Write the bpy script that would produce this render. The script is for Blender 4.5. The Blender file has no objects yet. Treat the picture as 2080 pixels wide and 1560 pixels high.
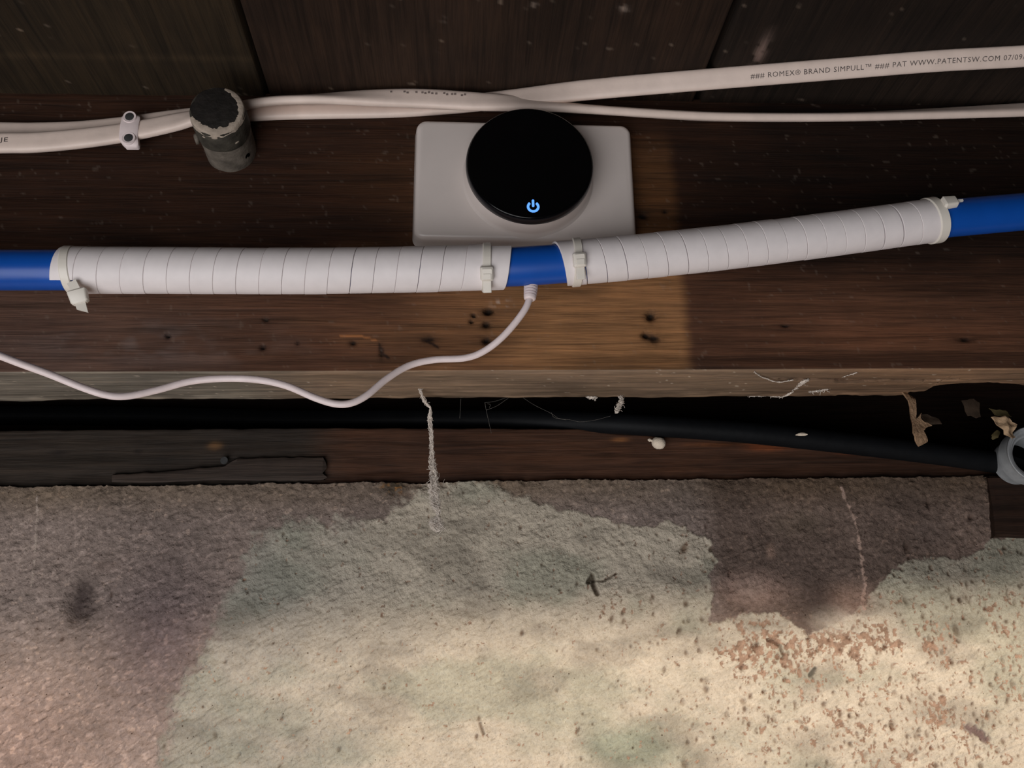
import bpy, bmesh, math, random
import numpy as np
from mathutils import Vector, Matrix

random.seed(7)
RNG = np.random.default_rng(11)
SC = bpy.context.scene
COL = SC.collection

# ------------------------------------------------------------------ camera
F_PX = 1900.0
PITCH, YAW, ROLL = math.radians(18.0), math.radians(3.6), math.radians(1.38)
CAM = np.array([0.0, -0.5, 0.0])
FW = np.array([math.sin(YAW) * math.cos(PITCH), math.cos(YAW) * math.cos(PITCH), math.sin(PITCH)])
RT = np.array([math.cos(YAW), -math.sin(YAW), 0.0])
UP = np.cross(RT, FW)
RT, UP = RT * math.cos(ROLL) - UP * math.sin(ROLL), UP * math.cos(ROLL) + RT * math.sin(ROLL)
cam = bpy.data.cameras.new('camera')
cam.sensor_width = 36.0
cam.lens = 36.0 * F_PX / 2080.0
cam.clip_start = 0.01
cam_o = bpy.data.objects.new('camera', cam)
M3 = Matrix((Vector(RT), Vector(UP), Vector(-FW))).transposed()
cam_o.matrix_world = Matrix.Translation(Vector(CAM)) @ M3.to_4x4()
COL.objects.link(cam_o)
SC.camera = cam_o

# ------------------------------------------------------------------ light
SC.view_settings.view_transform = 'Standard'
SC.view_settings.look = 'None'
SC.view_settings.gamma = 1.0
SC.view_settings.use_curve_mapping = False
SC.view_settings.exposure = 0.0
w = bpy.data.worlds.new('world')
SC.world = w
w.use_nodes = True
w.node_tree.nodes['Background'].inputs[0].default_value = (0.75, 0.85, 1.0, 1)
w.node_tree.nodes['Background'].inputs[1].default_value = 0.012


def area(name, loc, aim, size, power, color):
    l = bpy.data.lights.new(name, 'AREA')
    l.shape = 'DISK'
    l.size = size
    l.energy = power
    l.color = color
    o = bpy.data.objects.new(name, l)
    o.location = loc
    o.rotation_euler = (Vector(aim) - Vector(loc)).to_track_quat('-Z', 'Y').to_euler()
    COL.objects.link(o)
    return o


# fill lamp added below and behind the camera, stands in for bounced room light
area('fill_light', (-0.55, -1.05, -0.80), (0.0, 0.0, 0.2), 1.5, 20.0, (0.98, 0.97, 0.98))
# a small warm bulb in the next joist bay; the neighbouring joist shades the beam and the top of the wall
bl = bpy.data.lights.new('bulb', 'POINT')
bl.energy = 33.0
bl.color = (1.0, 0.86, 0.72)
bl.shadow_soft_size = 0.009
bo = bpy.data.objects.new('bulb', bl)
bo.location = (0.34, -0.66, 0.2205)
COL.objects.link(bo)


# ------------------------------------------------------------------ helpers
def ray(x, y):
    return FW * F_PX + RT * (x - 1040.0) - UP * (y - 780.0)


def at(x, y, Y=0.0):
    d = ray(x, y)
    return CAM + d * ((Y - CAM[1]) / d[1])


def atz(x, y, Z):
    d = ray(x, y)
    return CAM + d * ((Z - CAM[2]) / d[2])


def lin(r, g, b):
    def f(c):
        c /= 255.0
        return c / 12.92 if c <= 0.04045 else ((c + 0.055) / 1.055) ** 2.4
    return np.array([f(r), f(g), f(b)])


def sstep(a, b, x):
    t = np.clip((x - a) / (b - a), 0, 1)
    return t * t * (3 - 2 * t)


def hash2(ix, iy, seed):
    h = (ix.astype(np.int64) * 374761393 + iy.astype(np.int64) * 668265263 + seed * 974634599) & 0xffffffff
    h = ((h ^ (h >> 13)) * 1274126177) & 0xffffffff
    h = h ^ (h >> 16)
    return (h & 0xffffff) / float(0xffffff)


def vnoise(x, y, seed=0):
    ix, iy = np.floor(x), np.floor(y)
    fx, fy = x - ix, y - iy
    fx, fy = fx * fx * (3 - 2 * fx), fy * fy * (3 - 2 * fy)
    a, b = hash2(ix, iy, seed), hash2(ix + 1, iy, seed)
    c, d = hash2(ix, iy + 1, seed), hash2(ix + 1, iy + 1, seed)
    return (a + (b - a) * fx) * (1 - fy) + (c + (d - c) * fx) * fy


def fbm(x, y, octv=4, seed=0, gain=0.5):
    s, a, t = 0.0, 1.0, 0.0
    for i in range(octv):
        s = s + a * vnoise(x * 2 ** i + 17.3 * i, y * 2 ** i - 9.1 * i, seed + i)
        t += a
        a *= gain
    return s / t


def poly_sdf(px, py, poly):
    """signed distance, negative inside"""
    d = np.full(px.shape, 1e9)
    ins = np.zeros(px.shape, bool)
    n = len(poly)
    for i in range(n):
        x0, y0 = poly[i]
        x1, y1 = poly[(i + 1) % n]
        ex, ey = x1 - x0, y1 - y0
        t = np.clip(((px - x0) * ex + (py - y0) * ey) / (ex * ex + ey * ey + 1e-12), 0, 1)
        d = np.minimum(d, np.hypot(px - x0 - t * ex, py - y0 - t * ey))
        c = ((y0 > py) != (y1 > py)) & (px < (x1 - x0) * (py - y0) / (y1 - y0 + 1e-12) + x0)
        ins ^= c
    return np.where(ins, -d, d)


def line_dist(px, py, pts):
    d = np.full(px.shape, 1e9)
    for (x0, y0), (x1, y1) in zip(pts[:-1], pts[1:]):
        ex, ey = x1 - x0, y1 - y0
        t = np.clip(((px - x0) * ex + (py - y0) * ey) / (ex * ex + ey * ey + 1e-12), 0, 1)
        d = np.minimum(d, np.hypot(px - x0 - t * ex, py - y0 - t * ey))
    return d


def link(name, me, mat=None, parent=None, smooth=True):
    o = bpy.data.objects.new(name, me)
    COL.objects.link(o)
    if mat is not None:
        me.materials.append(mat)
    if parent is not None:
        o.parent = parent
        o.matrix_parent_inverse = parent.matrix_basis.inverted()
    if smooth:
        me.polygons.foreach_set('use_smooth', np.ones(len(me.polygons), bool))
    return o


def raw(name, verts, faces, mat=None, parent=None, smooth=True, sharp=None):
    me = bpy.data.meshes.new(name)
    me.from_pydata([tuple(map(float, v)) for v in verts], [], faces)
    me.update()
    o = link(name, me, mat, parent, smooth)
    if sharp:
        me.set_sharp_from_angle(angle=math.radians(sharp))
    return o


def tag(o, label, cat, group=None):
    o['label'] = label
    o['category'] = cat
    if group:
        o['group'] = group
    return o


def thing(name, label, cat, loc=(0, 0, 0), group=None):
    o = bpy.data.objects.new(name, None)
    o.location = loc
    o.empty_display_size = 0.02
    COL.objects.link(o)
    return tag(o, label, cat, group)


def grid(name, P, color=None, mat=None, parent=None, flip=False):
    """P: (n, m, 3) points"""
    n, m = P.shape[:2]
    me = bpy.data.meshes.new(name)
    me.vertices.add(n * m)
    me.vertices.foreach_set('co', P.reshape(-1).astype(np.float32))
    idx = np.arange(n * m).reshape(n, m)
    a, b, c, d = idx[:-1, :-1], idx[1:, :-1], idx[1:, 1:], idx[:-1, 1:]
    q = np.stack([a, b, c, d] if not flip else [a, d, c, b], -1).reshape(-1, 4)
    nf = len(q)
    me.loops.add(nf * 4)
    me.loops.foreach_set('vertex_index', q.reshape(-1).astype(np.int32))
    me.polygons.add(nf)
    me.polygons.foreach_set('loop_start', np.arange(0, nf * 4, 4, dtype=np.int32))
    me.update(calc_edges=True)
    me.validate()
    if color is not None:
        at_ = me.color_attributes.new('Col', 'FLOAT_COLOR', 'POINT')
        c4 = np.ones((n * m, 4), np.float32)
        c4[:, :3] = color.reshape(-1, 3)
        at_.data.foreach_set('color', c4.reshape(-1))
    return link(name, me, mat, parent, True)


def loft(loops, cap=True):
    """closed loops (each a list of 3D points) -> verts, faces"""
    n = len(loops[0])
    v = [p for l in loops for p in l]
    f = []
    for i in range(len(loops) - 1):
        for j in range(n):
            k = (j + 1) % n
            f.append((i * n + j, i * n + k, (i + 1) * n + k, (i + 1) * n + j))
    if cap:
        f.append(tuple(reversed(range(n))))
        f.append(tuple((len(loops) - 1) * n + j for j in range(n)))
    return v, f


def fixn(o):
    bm = bmesh.new()
    bm.from_mesh(o.data)
    bmesh.ops.recalc_face_normals(bm, faces=bm.faces)
    bm.to_mesh(o.data)
    bm.free()
    return o


def lofted(name, loops, mat, parent=None, cap=True, sharp=40):
    v, f = loft(loops, cap)
    return fixn(raw(name, v, f, mat, parent, True, sharp))


def catmull(pts, n):
    """pts: (k, d) array -> n samples along the curve, roughly by arc length of the first three columns"""
    P = np.array(pts, float)
    Q = np.vstack([2 * P[0] - P[1], P, 2 * P[-1] - P[-2]])
    out = []
    for i in range(1, len(Q) - 2):
        p0, p1, p2, p3 = Q[i - 1], Q[i], Q[i + 1], Q[i + 2]
        for t in np.linspace(0, 1, 24, endpoint=False):
            out.append(0.5 * ((2 * p1) + (-p0 + p2) * t + (2 * p0 - 5 * p1 + 4 * p2 - p3) * t * t + (-p0 + 3 * p1 - 3 * p2 + p3) * t ** 3))
    out.append(P[-1])
    out = np.array(out)
    s = np.concatenate([[0], np.cumsum(np.linalg.norm(np.diff(out[:, :3], axis=0), axis=1))])
    u = np.linspace(0, s[-1], n)
    return np.stack([np.interp(u, s, out[:, k]) for k in range(out.shape[1])], 1), u


class Path:
    """curve with a frame: T along, U up in the beam's plane, N towards the viewer (-Y)"""

    def __init__(self, pts, n=200):
        self.p, self.s = catmull(pts, n)
        self.len = self.s[-1]
        c = self.p[:, :3]
        T = np.gradient(c, axis=0)
        self.T = T / np.linalg.norm(T, axis=1)[:, None]
        N = np.array([0, -1.0, 0])[None] - self.T * (self.T @ np.array([0, -1.0, 0]))[:, None]
        self.N = N / np.linalg.norm(N, axis=1)[:, None]
        U = np.cross(self.T, self.N)
        self.U = U * np.sign(U[:, 2:3] + 1e-9)

    def frame(self, s):
        f = lambda A: np.array([np.interp(s, self.s, A[:, k]) for k in range(A.shape[1])])
        return f(self.p), f(self.T), f(self.U), f(self.N)

    def s_at_px(self, x):
        v = self.p[:, :3] - CAM
        px = 1040 + F_PX * (v @ RT) / (v @ FW)
        o = np.argsort(px)
        return float(np.interp(x, px[o], self.s[o]))


def tube(name, pts, r, mat, parent=None, n=120, seg=16, rfun=None):
    pa = Path(pts, n)
    loops = []
    for i in range(n):
        rr = rfun(pa.s[i] / pa.len) if rfun else r
        loops.append([pa.p[i, :3] + rr * (math.cos(a) * pa.N[i] + math.sin(a) * pa.U[i]) for a in np.linspace(0, 2 * math.pi, seg, endpoint=False)])
    return lofted(name, loops, mat, parent), pa


def rrect(w, h, r, n=8):
    """rounded rectangle outline in 2D, ccw"""
    pts = []
    for cx, cy, a0 in ((w / 2 - r, h / 2 - r, 0), (-w / 2 + r, h / 2 - r, 90), (-w / 2 + r, -h / 2 + r, 180), (w / 2 - r, -h / 2 + r, 270)):
        for k in range(n + 1):
            a = math.radians(a0 + 90.0 * k / n)
            pts.append((cx + r * math.cos(a), cy + r * math.sin(a)))
    return pts


def lathe_y(prof, cx, cz, seg=96):
    """prof: list of (Y, radius) -> loops around an axis parallel to Y"""
    return [[(cx + r * math.cos(a), y, cz + r * math.sin(a)) for a in np.linspace(0, 2 * math.pi, seg, endpoint=False)] for y, r in prof]


def bbox(name, cen, axes, half, bev, mat, parent=None, taper=1.0):
    """bevelled box on three axes; taper scales the far (+axes[2]) end"""
    ax = [np.array(a, float) / np.linalg.norm(a) for a in axes]
    cen = np.array(cen, float)
    loops = []
    for t, k in ((-half[2], 0), (-half[2] + bev, 1), (half[2] - bev, 1), (half[2], 0)):
        sc = 1 + (taper - 1) * (t + half[2]) / (2 * half[2])
        ins = 0 if k else bev
        loops.append([cen + ax[0] * x * sc + ax[1] * y * sc + ax[2] * t for x, y in rrect(2 * (half[0] - ins), 2 * (half[1] - ins), max(bev * (1.2 if k else .7), 1e-5), 3)])
    return lofted(name, loops, mat, parent, sharp=35)


# ------------------------------------------------------------------ materials
def new_mat(name):
    m = bpy.data.materials.new(name)
    m.use_nodes = True
    nt = m.node_tree
    return m, nt, nt.nodes['Principled BSDF']


def noise_node(nt, scale, vec=None, detail=4, rough=0.55, dist=0.0):
    n = nt.nodes.new('ShaderNodeTexNoise')
    n.inputs['Scale'].default_value = scale
    n.inputs['Detail'].default_value = detail
    n.inputs['Roughness'].default_value = rough
    n.inputs['Distortion'].default_value = dist
    if vec is not None:
        nt.links.new(vec, n.inputs['Vector'])
    return n


def obj_coord(nt, scale=(1, 1, 1), rot=(0, 0, 0)):
    c = nt.nodes.new('ShaderNodeTexCoord')
    m = nt.nodes.new('ShaderNodeMapping')
    m.inputs['Scale'].default_value = scale
    m.inputs['Rotation'].default_value = rot
    nt.links.new(c.outputs['Object'], m.inputs['Vector'])
    return m.outputs[0]


def ramp(nt, fac, stops):
    r = nt.nodes.new('ShaderNodeValToRGB')
    el = r.color_ramp.elements
    while len(el) < len(stops):
        el.new(0.5)
    for e, (p, c) in zip(el, stops):
        e.position = p
        e.color = (*c, 1) if len(c) == 3 else c
    nt.links.new(fac, r.inputs[0])
    return r.outputs[0]


def mult(nt, a, b, fac=1.0):
    m = nt.nodes.new('ShaderNodeMix')
    m.data_type = 'RGBA'
    m.blend_type = 'MULTIPLY'
    m.inputs[0].default_value = fac
    nt.links.new(a, m.inputs[6])
    nt.links.new(b, m.inputs[7])
    return m.outputs[2]


def bump(nt, b, heights, dist=0.001, strength=1.0):
    prev = None
    for h, d in heights:
        n = nt.nodes.new('ShaderNodeBump')
        n.inputs['Distance'].default_value = d
        n.inputs['Strength'].default_value = strength
        nt.links.new(h, n.inputs['Height'])
        if prev is not None:
            nt.links.new(prev, n.inputs['Normal'])
        prev = n.outputs[0]
    nt.links.new(prev, b.inputs['Normal'])


def plain(name, rgb, rough=0.5, spec=0.5, mottle=0.12, scale=60.0, bmp=0.0, bscale=600.0, sss=0.0, metal=0.0):
    m, nt, b = new_mat(name)
    c = lin(*rgb)
    v = obj_coord(nt)
    n = noise_node(nt, scale, v)
    out = ramp(nt, n.outputs[0], [(0.3, tuple(c * (1 - mottle))), (0.7, tuple(np.minimum(c * (1 + mottle), 1)))])
    nt.links.new(out, b.inputs['Base Color'])
    b.inputs['Roughness'].default_value = rough
    b.inputs['Specular IOR Level'].default_value = spec
    b.inputs['Metallic'].default_value = metal
    if sss:
        b.inputs['Subsurface Weight'].default_value = sss
        b.inputs['Subsurface Scale'].default_value = 0.003
        b.inputs['Subsurface Radius'].default_value = (1, 0.9, 0.7)
    if bmp:
        n2 = noise_node(nt, bscale, v, 3)
        bump(nt, b, [(n2.outputs[0], bmp)])
    return m


def attr_col(nt):
    a = nt.nodes.new('ShaderNodeAttribute')
    a.attribute_name = 'Col'
    return a.outputs['Color']


def wood(name, stretch=(9, 260, 260), contrast=0.45, rgb=None, rough=0.75, bmp=0.0006):
    m, nt, b = new_mat(name)
    v = obj_coord(nt, stretch)
    g = noise_node(nt, 1.0, v, 5, 0.6, 0.6)
    g2 = noise_node(nt, 4.0, v, 4, 0.6, 0.2)
    k = 1 - contrast
    r1 = ramp(nt, g.outputs[0], [(0.32, (k, k, k * .97)), (0.5, (1, 1, 1)), (0.72, (1.28, 1.22, 1.15))])
    r2 = ramp(nt, g2.outputs[0], [(0.35, (.72, .72, .72)), (0.6, (1.06, 1.06, 1.06))])
    if rgb is None:
        base = attr_col(nt)
    else:
        c = nt.nodes.new('ShaderNodeRGB')
        c.outputs[0].default_value = (*lin(*rgb), 1)
        base = c.outputs[0]
    blot = noise_node(nt, 22.0, obj_coord(nt), 4, 0.6)
    r3 = ramp(nt, blot.outputs[0], [(0.3, (.78, .78, .8)), (0.65, (1.1, 1.08, 1.05))])
    col = mult(nt, mult(nt, mult(nt, base, r1), r2), r3)
    nt.links.new(col, b.inputs['Base Color'])
    b.inputs['Roughness'].default_value = rough
    b.inputs['Specular IOR Level'].default_value = 0.22
    bump(nt, b, [(g.outputs[0], bmp), (g2.outputs[0], bmp * 0.5)])
    return m


def concrete(name):
    m, nt, b = new_mat(name)
    v = obj_coord(nt)
    n1 = noise_node(nt, 420.0, v, 4, 0.55)
    n2 = noise_node(nt, 900.0, v, 3, 0.6)
    n3 = noise_node(nt, 1500.0, v, 2, 0.5)
    c = mult(nt, attr_col(nt), ramp(nt, n1.outputs[0], [(0.3, (.88, .87, .86)), (0.65, (1.06, 1.06, 1.06))]))
    c = mult(nt, c, ramp(nt, n2.outputs[0], [(0.28, (.82, .80, .78)), (0.5, (1.02, 1.02, 1.02))]))
    vo = nt.nodes.new('ShaderNodeTexVoronoi')
    vo.inputs['Scale'].default_value = 300.0
    nt.links.new(v, vo.inputs['Vector'])
    sp = nt.nodes.new('ShaderNodeSeparateColor')
    nt.links.new(vo.outputs['Color'], sp.inputs[0])
    gate = nt.nodes.new('ShaderNodeMath')
    gate.operation = 'MULTIPLY_ADD'
    gate.inputs[1].default_value = 0.55
    nt.links.new(sp.outputs[0], gate.inputs[0])
    nt.links.new(vo.outputs['Distance'], gate.inputs[2])
    dot = ramp(nt, gate.outputs[0], [(0.13, (.34, .29, .26)), (0.19, (1, 1, 1))])
    c = mult(nt, c, dot)
    nt.links.new(c, b.inputs['Base Color'])
    b.inputs['Roughness'].default_value = 0.92
    b.inputs['Specular IOR Level'].default_value = 0.2
    bump(nt, b, [(n1.outputs[0], 0.0009), (n2.outputs[0], 0.00045), (n3.outputs[0], 0.00015)])
    return m


M_WALL = concrete('painted_concrete')
M_JOIST = wood('old_joist_wood')
M_SILL = wood('sill_wood', (10, 240, 240), 0.4)
M_DECK = wood('dark_subfloor', (220, 8, 220), 0.4)
M_DARKWOOD = wood('dark_wood', (9, 220, 220), 0.4, (46, 31, 23))
M_GREYWOOD = wood('grey_wood', (9, 300, 300), 0.5, (62, 52, 46))
M_FLOOR = plain('floor_concrete', (120, 115, 108), 0.9, 0.2, 0.15, 8, 0.001, 90)
M_PLATE = plain('white_gloss_plastic', (212, 201, 195), 0.28, 0.5, 0.02)
M_BLACK = plain('black_glass', (5, 5, 6), 0.16, 0.25, 0.1)
M_BEZEL = plain('black_plastic', (22, 22, 26), 0.3, 0.5, 0.1)
M_WRAP = plain('white_wrap_plastic', (226, 218, 217), 0.48, 0.35, 0.035, 120)
M_BLUE = plain('blue_pipe_plastic', (14, 76, 164), 0.33, 0.4, 0.05)
M_TIE = plain('clear_nylon', (222, 215, 204), 0.35, 0.5, 0.03)
M_CABLE = plain('cream_cable_sheath', (226, 206, 194), 0.45, 0.4, 0.06, 90, 0.00008, 400)
M_CORD = plain('white_cord', (228, 212, 210), 0.42, 0.4, 0.05, 200)
M_PRINT = plain('grey_print', (98, 89, 86), 0.7, 0.2, 0.35, 700)
M_WORN = plain('faded_print', (128, 114, 108), 0.7, 0.2, 0.2, 700)
M_NAIL = plain('dull_steel', (66, 66, 66), 0.5, 0.4, 0.2, 300, metal=0.3)
M_STUB = plain('grimy_grey_metal', (100, 92, 83), 0.65, 0.3, 0.4, 130, 0.0005, 300)
M_CAP = plain('dark_cap_metal', (60, 56, 49), 0.65, 0.3, 0.55, 110, 0.0006, 260)
M_CAPFACE = plain('cap_face_paint', (30, 26, 23), 0.7, 0.3, 0.4, 160, 0.0006, 300)
M_PUTTY = plain('pale_putty', (160, 146, 132), 0.85, 0.2, 0.2, 200, 0.0005, 400)
M_HOLE = plain('hole_black', (6, 5, 5), 0.95, 0.0, 0.1)
M_POLY = plain('black_poly_pipe', (17, 18, 20), 0.55, 0.1, 0.15, 80, 0.0002, 200)
M_PVC = plain('grey_conduit_plastic', (142, 144, 146), 0.5, 0.4, 0.15, 160)
M_WEB = plain('dusty_web', (222, 211, 200), 0.95, 0.1, 0.2, 300)
M_THREAD = plain('web_thread', (120, 116, 110), 0.8, 0.1, 0.2, 300)
M_EGG = plain('egg_sac', (222, 206, 186), 0.8, 0.2, 0.08, 500, 0.0004, 900)
M_DEBRIS = plain('bark_debris', (146, 119, 94), 0.9, 0.15, 0.3, 260, 0.001, 500)
M_LEAF_T = plain('tan_dry_leaf', (172, 144, 114), 0.8, 0.2, 0.22, 260, 0.0006, 500)
M_LEAF_B = plain('brown_dry_leaf', (58, 46, 36), 0.8, 0.2, 0.25, 200, 0.0004, 400)
M_LEAF_O = plain('olive_dry_leaf', (74, 65, 40), 0.8, 0.2, 0.25, 200, 0.0004, 400)

m, nt, b = new_mat('blue_power_light')
b.inputs['Base Color'].default_value = (0.1, 0.3, 0.9, 1)
b.inputs['Emission Color'].default_value = (*lin(96, 160, 255), 1)
b.inputs['Emission Strength'].default_value = 1.0
M_ICON = m

# ------------------------------------------------------------------ wall
WY = 0.115
Z_WTOP = 0.1318


def build_wall():
    xs = np.concatenate([np.linspace(-0.9, -0.36, 330)[:-1], np.arange(-0.36, 0.45, 0.00062), np.linspace(0.4515, 1.0, 330)])
    zs = np.concatenate([np.linspace(-1.7, -0.25, 30)[:-1], np.linspace(-0.25, -0.085, 90)[:-1], np.arange(-0.085, Z_WTOP - 0.0003, 0.00062), [Z_WTOP]])
    X, Z = np.meshgrid(xs, zs, indexing='ij')
    # wall coordinates of the photographed features
    q = lambda pts: [(at(x, y, WY)[0], at(x, y, WY)[2]) for x, y in pts]
    ux = lambda x, y: (at(x, y, WY)[0], at(x, y, WY)[2])
    PX = 0.000335                                  # metres a photograph pixel spans on the wall
    wob = (fbm(X * 55, Z * 55, 3, 2) - .5) * 0.014 + (fbm(X * 190, Z * 190, 4, 3) - .5) * 0.016 + (fbm(X * 700, Z * 700, 2, 5) - .5) * 0.004
    paint_poly = q([(930, 962), (1000, 985), (1050, 1008), (1130, 1035), (1180, 1040), (1230, 1055), (1300, 1070), (1330, 1072), (1350, 1055),
                    (1400, 1080), (1440, 1100), (1456, 1140), (1440, 1168), (1450, 1200), (1442, 1258), (1460, 1262), (1500, 1250), (1580, 1240), (1640, 1290), (1700, 1268),
                    (1740, 1240), (1790, 1190), (1830, 1152), (1880, 1138), (1950, 1134), (2000, 1118), (2012, 1092), (2400, 1085),
                    (2400, 1800), (230, 1800), (320, 1560), (365, 1430), (420, 1330), (458, 1262), (470, 1190), (500, 1140),
                    (520, 1100), (560, 1080), (700, 1058), (780, 1050), (850, 1010), (915, 975)])
    sd = poly_sdf(X, Z, paint_poly)
    # the coat thins out gradually on the left, flakes with a crisp edge on the right, outline also tracing a cast shadow
    soft = np.interp(X, [ux(500, 1100)[0], ux(1200, 1100)[0]], [0.0060, 0.0008])
    paint = sstep(soft, -soft, sd + wob * np.interp(soft, [0.0009, 0.0042], [.35, 1.0]))
    height = (fbm(X * 60, Z * 60, 3, 21) - .5) * 0.0022 + (fbm(X * 260, Z * 330, 3, 23) - .5) * 0.0014
    # slanted trowel ridges
    ru, rv = X * .88 + Z * .47, -X * .47 + Z * .88
    rid = fbm(ru * 210, rv * 620, 3, 31)
    height = height + (rid - .5) * 0.0014 * (0.55 + 0.8 * sstep(0.10, 0.0, Z))
    # bare concrete
    big = fbm(X * 26, Z * 26, 4, 41)
    bare = lin(140, 125, 117)[None, None] * (0.62 + 0.76 * big)[..., None]
    fine = fbm(X * 420, Z * 420, 3, 43)
    bare = bare * (0.72 + 0.56 * fine)[..., None]
    speck = sstep(.66, .74, fbm(ru * 330, rv * 620, 2, 45))
    bare = bare * (1 + 0.35 * speck)[..., None]
    fleck = sstep(.74, .80, fbm(X * 260 + 5, Z * 330, 3, 46))
    bare = bare * (1 - fleck[..., None] * .6) + lin(186, 164, 150) * (fleck[..., None] * .6)
    mauve = np.exp(-(((X - ux(330, 1290)[0]) / (110 * PX)) ** 2 + ((Z - ux(330, 1290)[1]) / (150 * PX)) ** 2))
    bare = bare * (1 - 0.42 * mauve[..., None] * np.array([.95, 1.0, .82]))
    pink = sstep(ux(0, 1280)[1], ux(0, 1530)[1], Z) * sstep(ux(360, 1450)[0], ux(20, 1450)[0], X)
    bare = bare * (1 + pink[..., None] * np.array([.22, .13, .11]))  # lower left brightened: light falling there put into the concrete colour
    brown = sstep(ux(1400, 1100)[0], ux(1480, 1100)[0], X)
    bare = bare * (1 - brown[..., None] * (1 - np.array([.58, .53, .50])))
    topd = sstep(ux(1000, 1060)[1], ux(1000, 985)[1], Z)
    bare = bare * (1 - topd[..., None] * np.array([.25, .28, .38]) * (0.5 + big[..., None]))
    # paint coat: cream with green patches
    green = fbm(X * 16, Z * 30, 4, 51)
    cream = lin(188, 177, 160)
    greenc = lin(158, 156, 139)
    gm = sstep(.42, .66, green) * .7
    gp = np.exp(-(((X - ux(1270, 1520)[0]) / (75 * PX)) ** 2 + ((Z - ux(1270, 1520)[1]) / (34 * PX)) ** 2))
    gm = np.clip(gm + gp * 1.0, 0, 1.3)
    pc = cream[None, None] * (1 - gm[..., None]) + greenc[None, None] * gm[..., None]
    pc = pc * (0.84 + 0.3 * fbm(X * 120, Z * 120, 4, 53))[..., None]
    dirty = sstep(.52, .72, fbm(X * 22 + 3, Z * 44, 4, 57))
    pc = pc * (1 - 0.28 * dirty[..., None])
    grayl = sstep(ux(980, 1300)[0], ux(420, 1300)[0], X + (fbm(X * 30, Z * 30, 3, 59) - .5) * .10)
    pc = pc * (1 - grayl[..., None] * np.array([.30, .27, .22]))
    pc = pc * (1 - 0.10 * sstep(.6, .75, rid)[..., None])
    # flaked-off, reddish brown rough patches
    bias = np.zeros_like(X)
    for cx, cy, sx, sy, am in ((1545, 1310, 62, 55, .24), (1700, 1300, 95, 32, .27), (1800, 1300, 40, 22, .2), (1890, 1308, 28, 24, .3), (1480, 1330, 30, 25, .2), (1270, 1240, 60, 40, .10), (1600, 1370, 90, 30, .1),
                               (1720, 1470, 70, 50, .10), (1800, 1540, 60, 30, .15), (1940, 1480, 60, 60, .12), (1900, 1440, 30, 20, .2), (2030, 1240, 25, 35, .2), (2060, 1340, 30, 40, .12),
                               (1530, 1500, 130, 60, .05), (1850, 1380, 200, 60, .05), (985, 1490, 22, 25, .08), (1100, 1500, 80, 40, .03)):
        px_, pz_ = ux(cx, cy)
        bias += am * np.exp(-(((X - px_) / (sx * PX)) ** 2 + ((Z - pz_) / (sy * PX)) ** 2))
    rightw = sstep(ux(1150, 1400)[0], ux(1700, 1400)[0], X)
    chip_n = fbm(X * 380, Z * 330, 4, 61, .6)
    chip = sstep(.715, .75, chip_n + bias + rightw * .062 - .045)
    chip *= paint
    chipc = lin(146, 121, 103)[None, None] * (0.55 + 0.9 * fbm(X * 500, Z * 500, 3, 63))[..., None]
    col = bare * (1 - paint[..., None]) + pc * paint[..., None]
    col = col * (1 - chip[..., None]) + chipc * chip[..., None]
    height = height + paint * 0.0006 - chip * 0.0007
    # pits
    xi = lambda v: np.searchsorted(xs, v)
    zi = lambda v: np.searchsorted(zs, v)
    N = 2400
    pn = paint
    for k in range(N):
        x = RNG.uniform(-0.34, 0.43)
        z = RNG.uniform(-0.08, 0.125)
        dens = 0.10 + 0.90 * float(sstep(0.0, 0.26, x))
        if z > 0.07:
            dens *= 0.8
        if pn[min(xi(x), len(xs) - 1), min(zi(z), len(zs) - 1)] < .5:
            dens *= .15
        if RNG.random() > dens:
            continue
        r = 0.0005 + 0.0007 * RNG.random() ** 2.2 + (0.0011 * RNG.random() if (x > .12 and RNG.random() < .10) else 0)
        el = RNG.uniform(1.0, 2.0)
        an = RNG.uniform(-.5, .3)
        i0, i1 = xi(x - 3 * r), xi(x + 3 * r)
        j0, j1 = zi(z - 4 * r), zi(z + 4 * r)
        dx, dz = X[i0:i1, j0:j1] - x, Z[i0:i1, j0:j1] - z
        a, c_ = dx * math.cos(an) + dz * math.sin(an), -dx * math.sin(an) + dz * math.cos(an)
        g = np.exp(-((a / r) ** 2 + (c_ / (r * el)) ** 2))
        height[i0:i1, j0:j1] -= g * min(r * 1.1, 0.0016)
        col[i0:i1, j0:j1] *= 1 - (0.75 * np.clip(g * 1.3, 0, 1) * RNG.uniform(.5, 1))[..., None] * np.array([.85, .95, 1.0])
    # single features: scratch, pale run marks, old dark hole, moss
    def stroke(pts, wd, dcol=None, mul=None, dh=0.0, jit=0.0):
        d = line_dist(X, Z, q(pts)) + (fbm(X * 500, Z * 500, 2, 71) - .5) * jit
        mk = sstep(wd, wd * .3, d)
        nonlocal col, height
        if dcol is not None:
            col = col * (1 - mk[..., None]) + dcol[None, None] * mk[..., None]
        if mul is not None:
            col = col * (1 - mk[..., None] * (1 - np.array(mul)))
        height = height + dh * mk
    stroke([(1195, 1182), (1203, 1170), (1206, 1190), (1213, 1206)], 0.0022, mul=(.25, .22, .2), dh=-.0024)
    stroke([(1206, 1180), (1225, 1180), (1252, 1165)], 0.0010, mul=(.45, .42, .4), dh=-.0012)
    stroke([(74, 1005), (76, 1060), (72, 1120), (66, 1190)], 0.0009, dcol=lin(170, 154, 143), dh=.0003, jit=.0022)
    stroke([(152, 1000), (152, 1110)], 0.0009, mul=(1.25, 1.25, 1.25), jit=.001)
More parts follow.
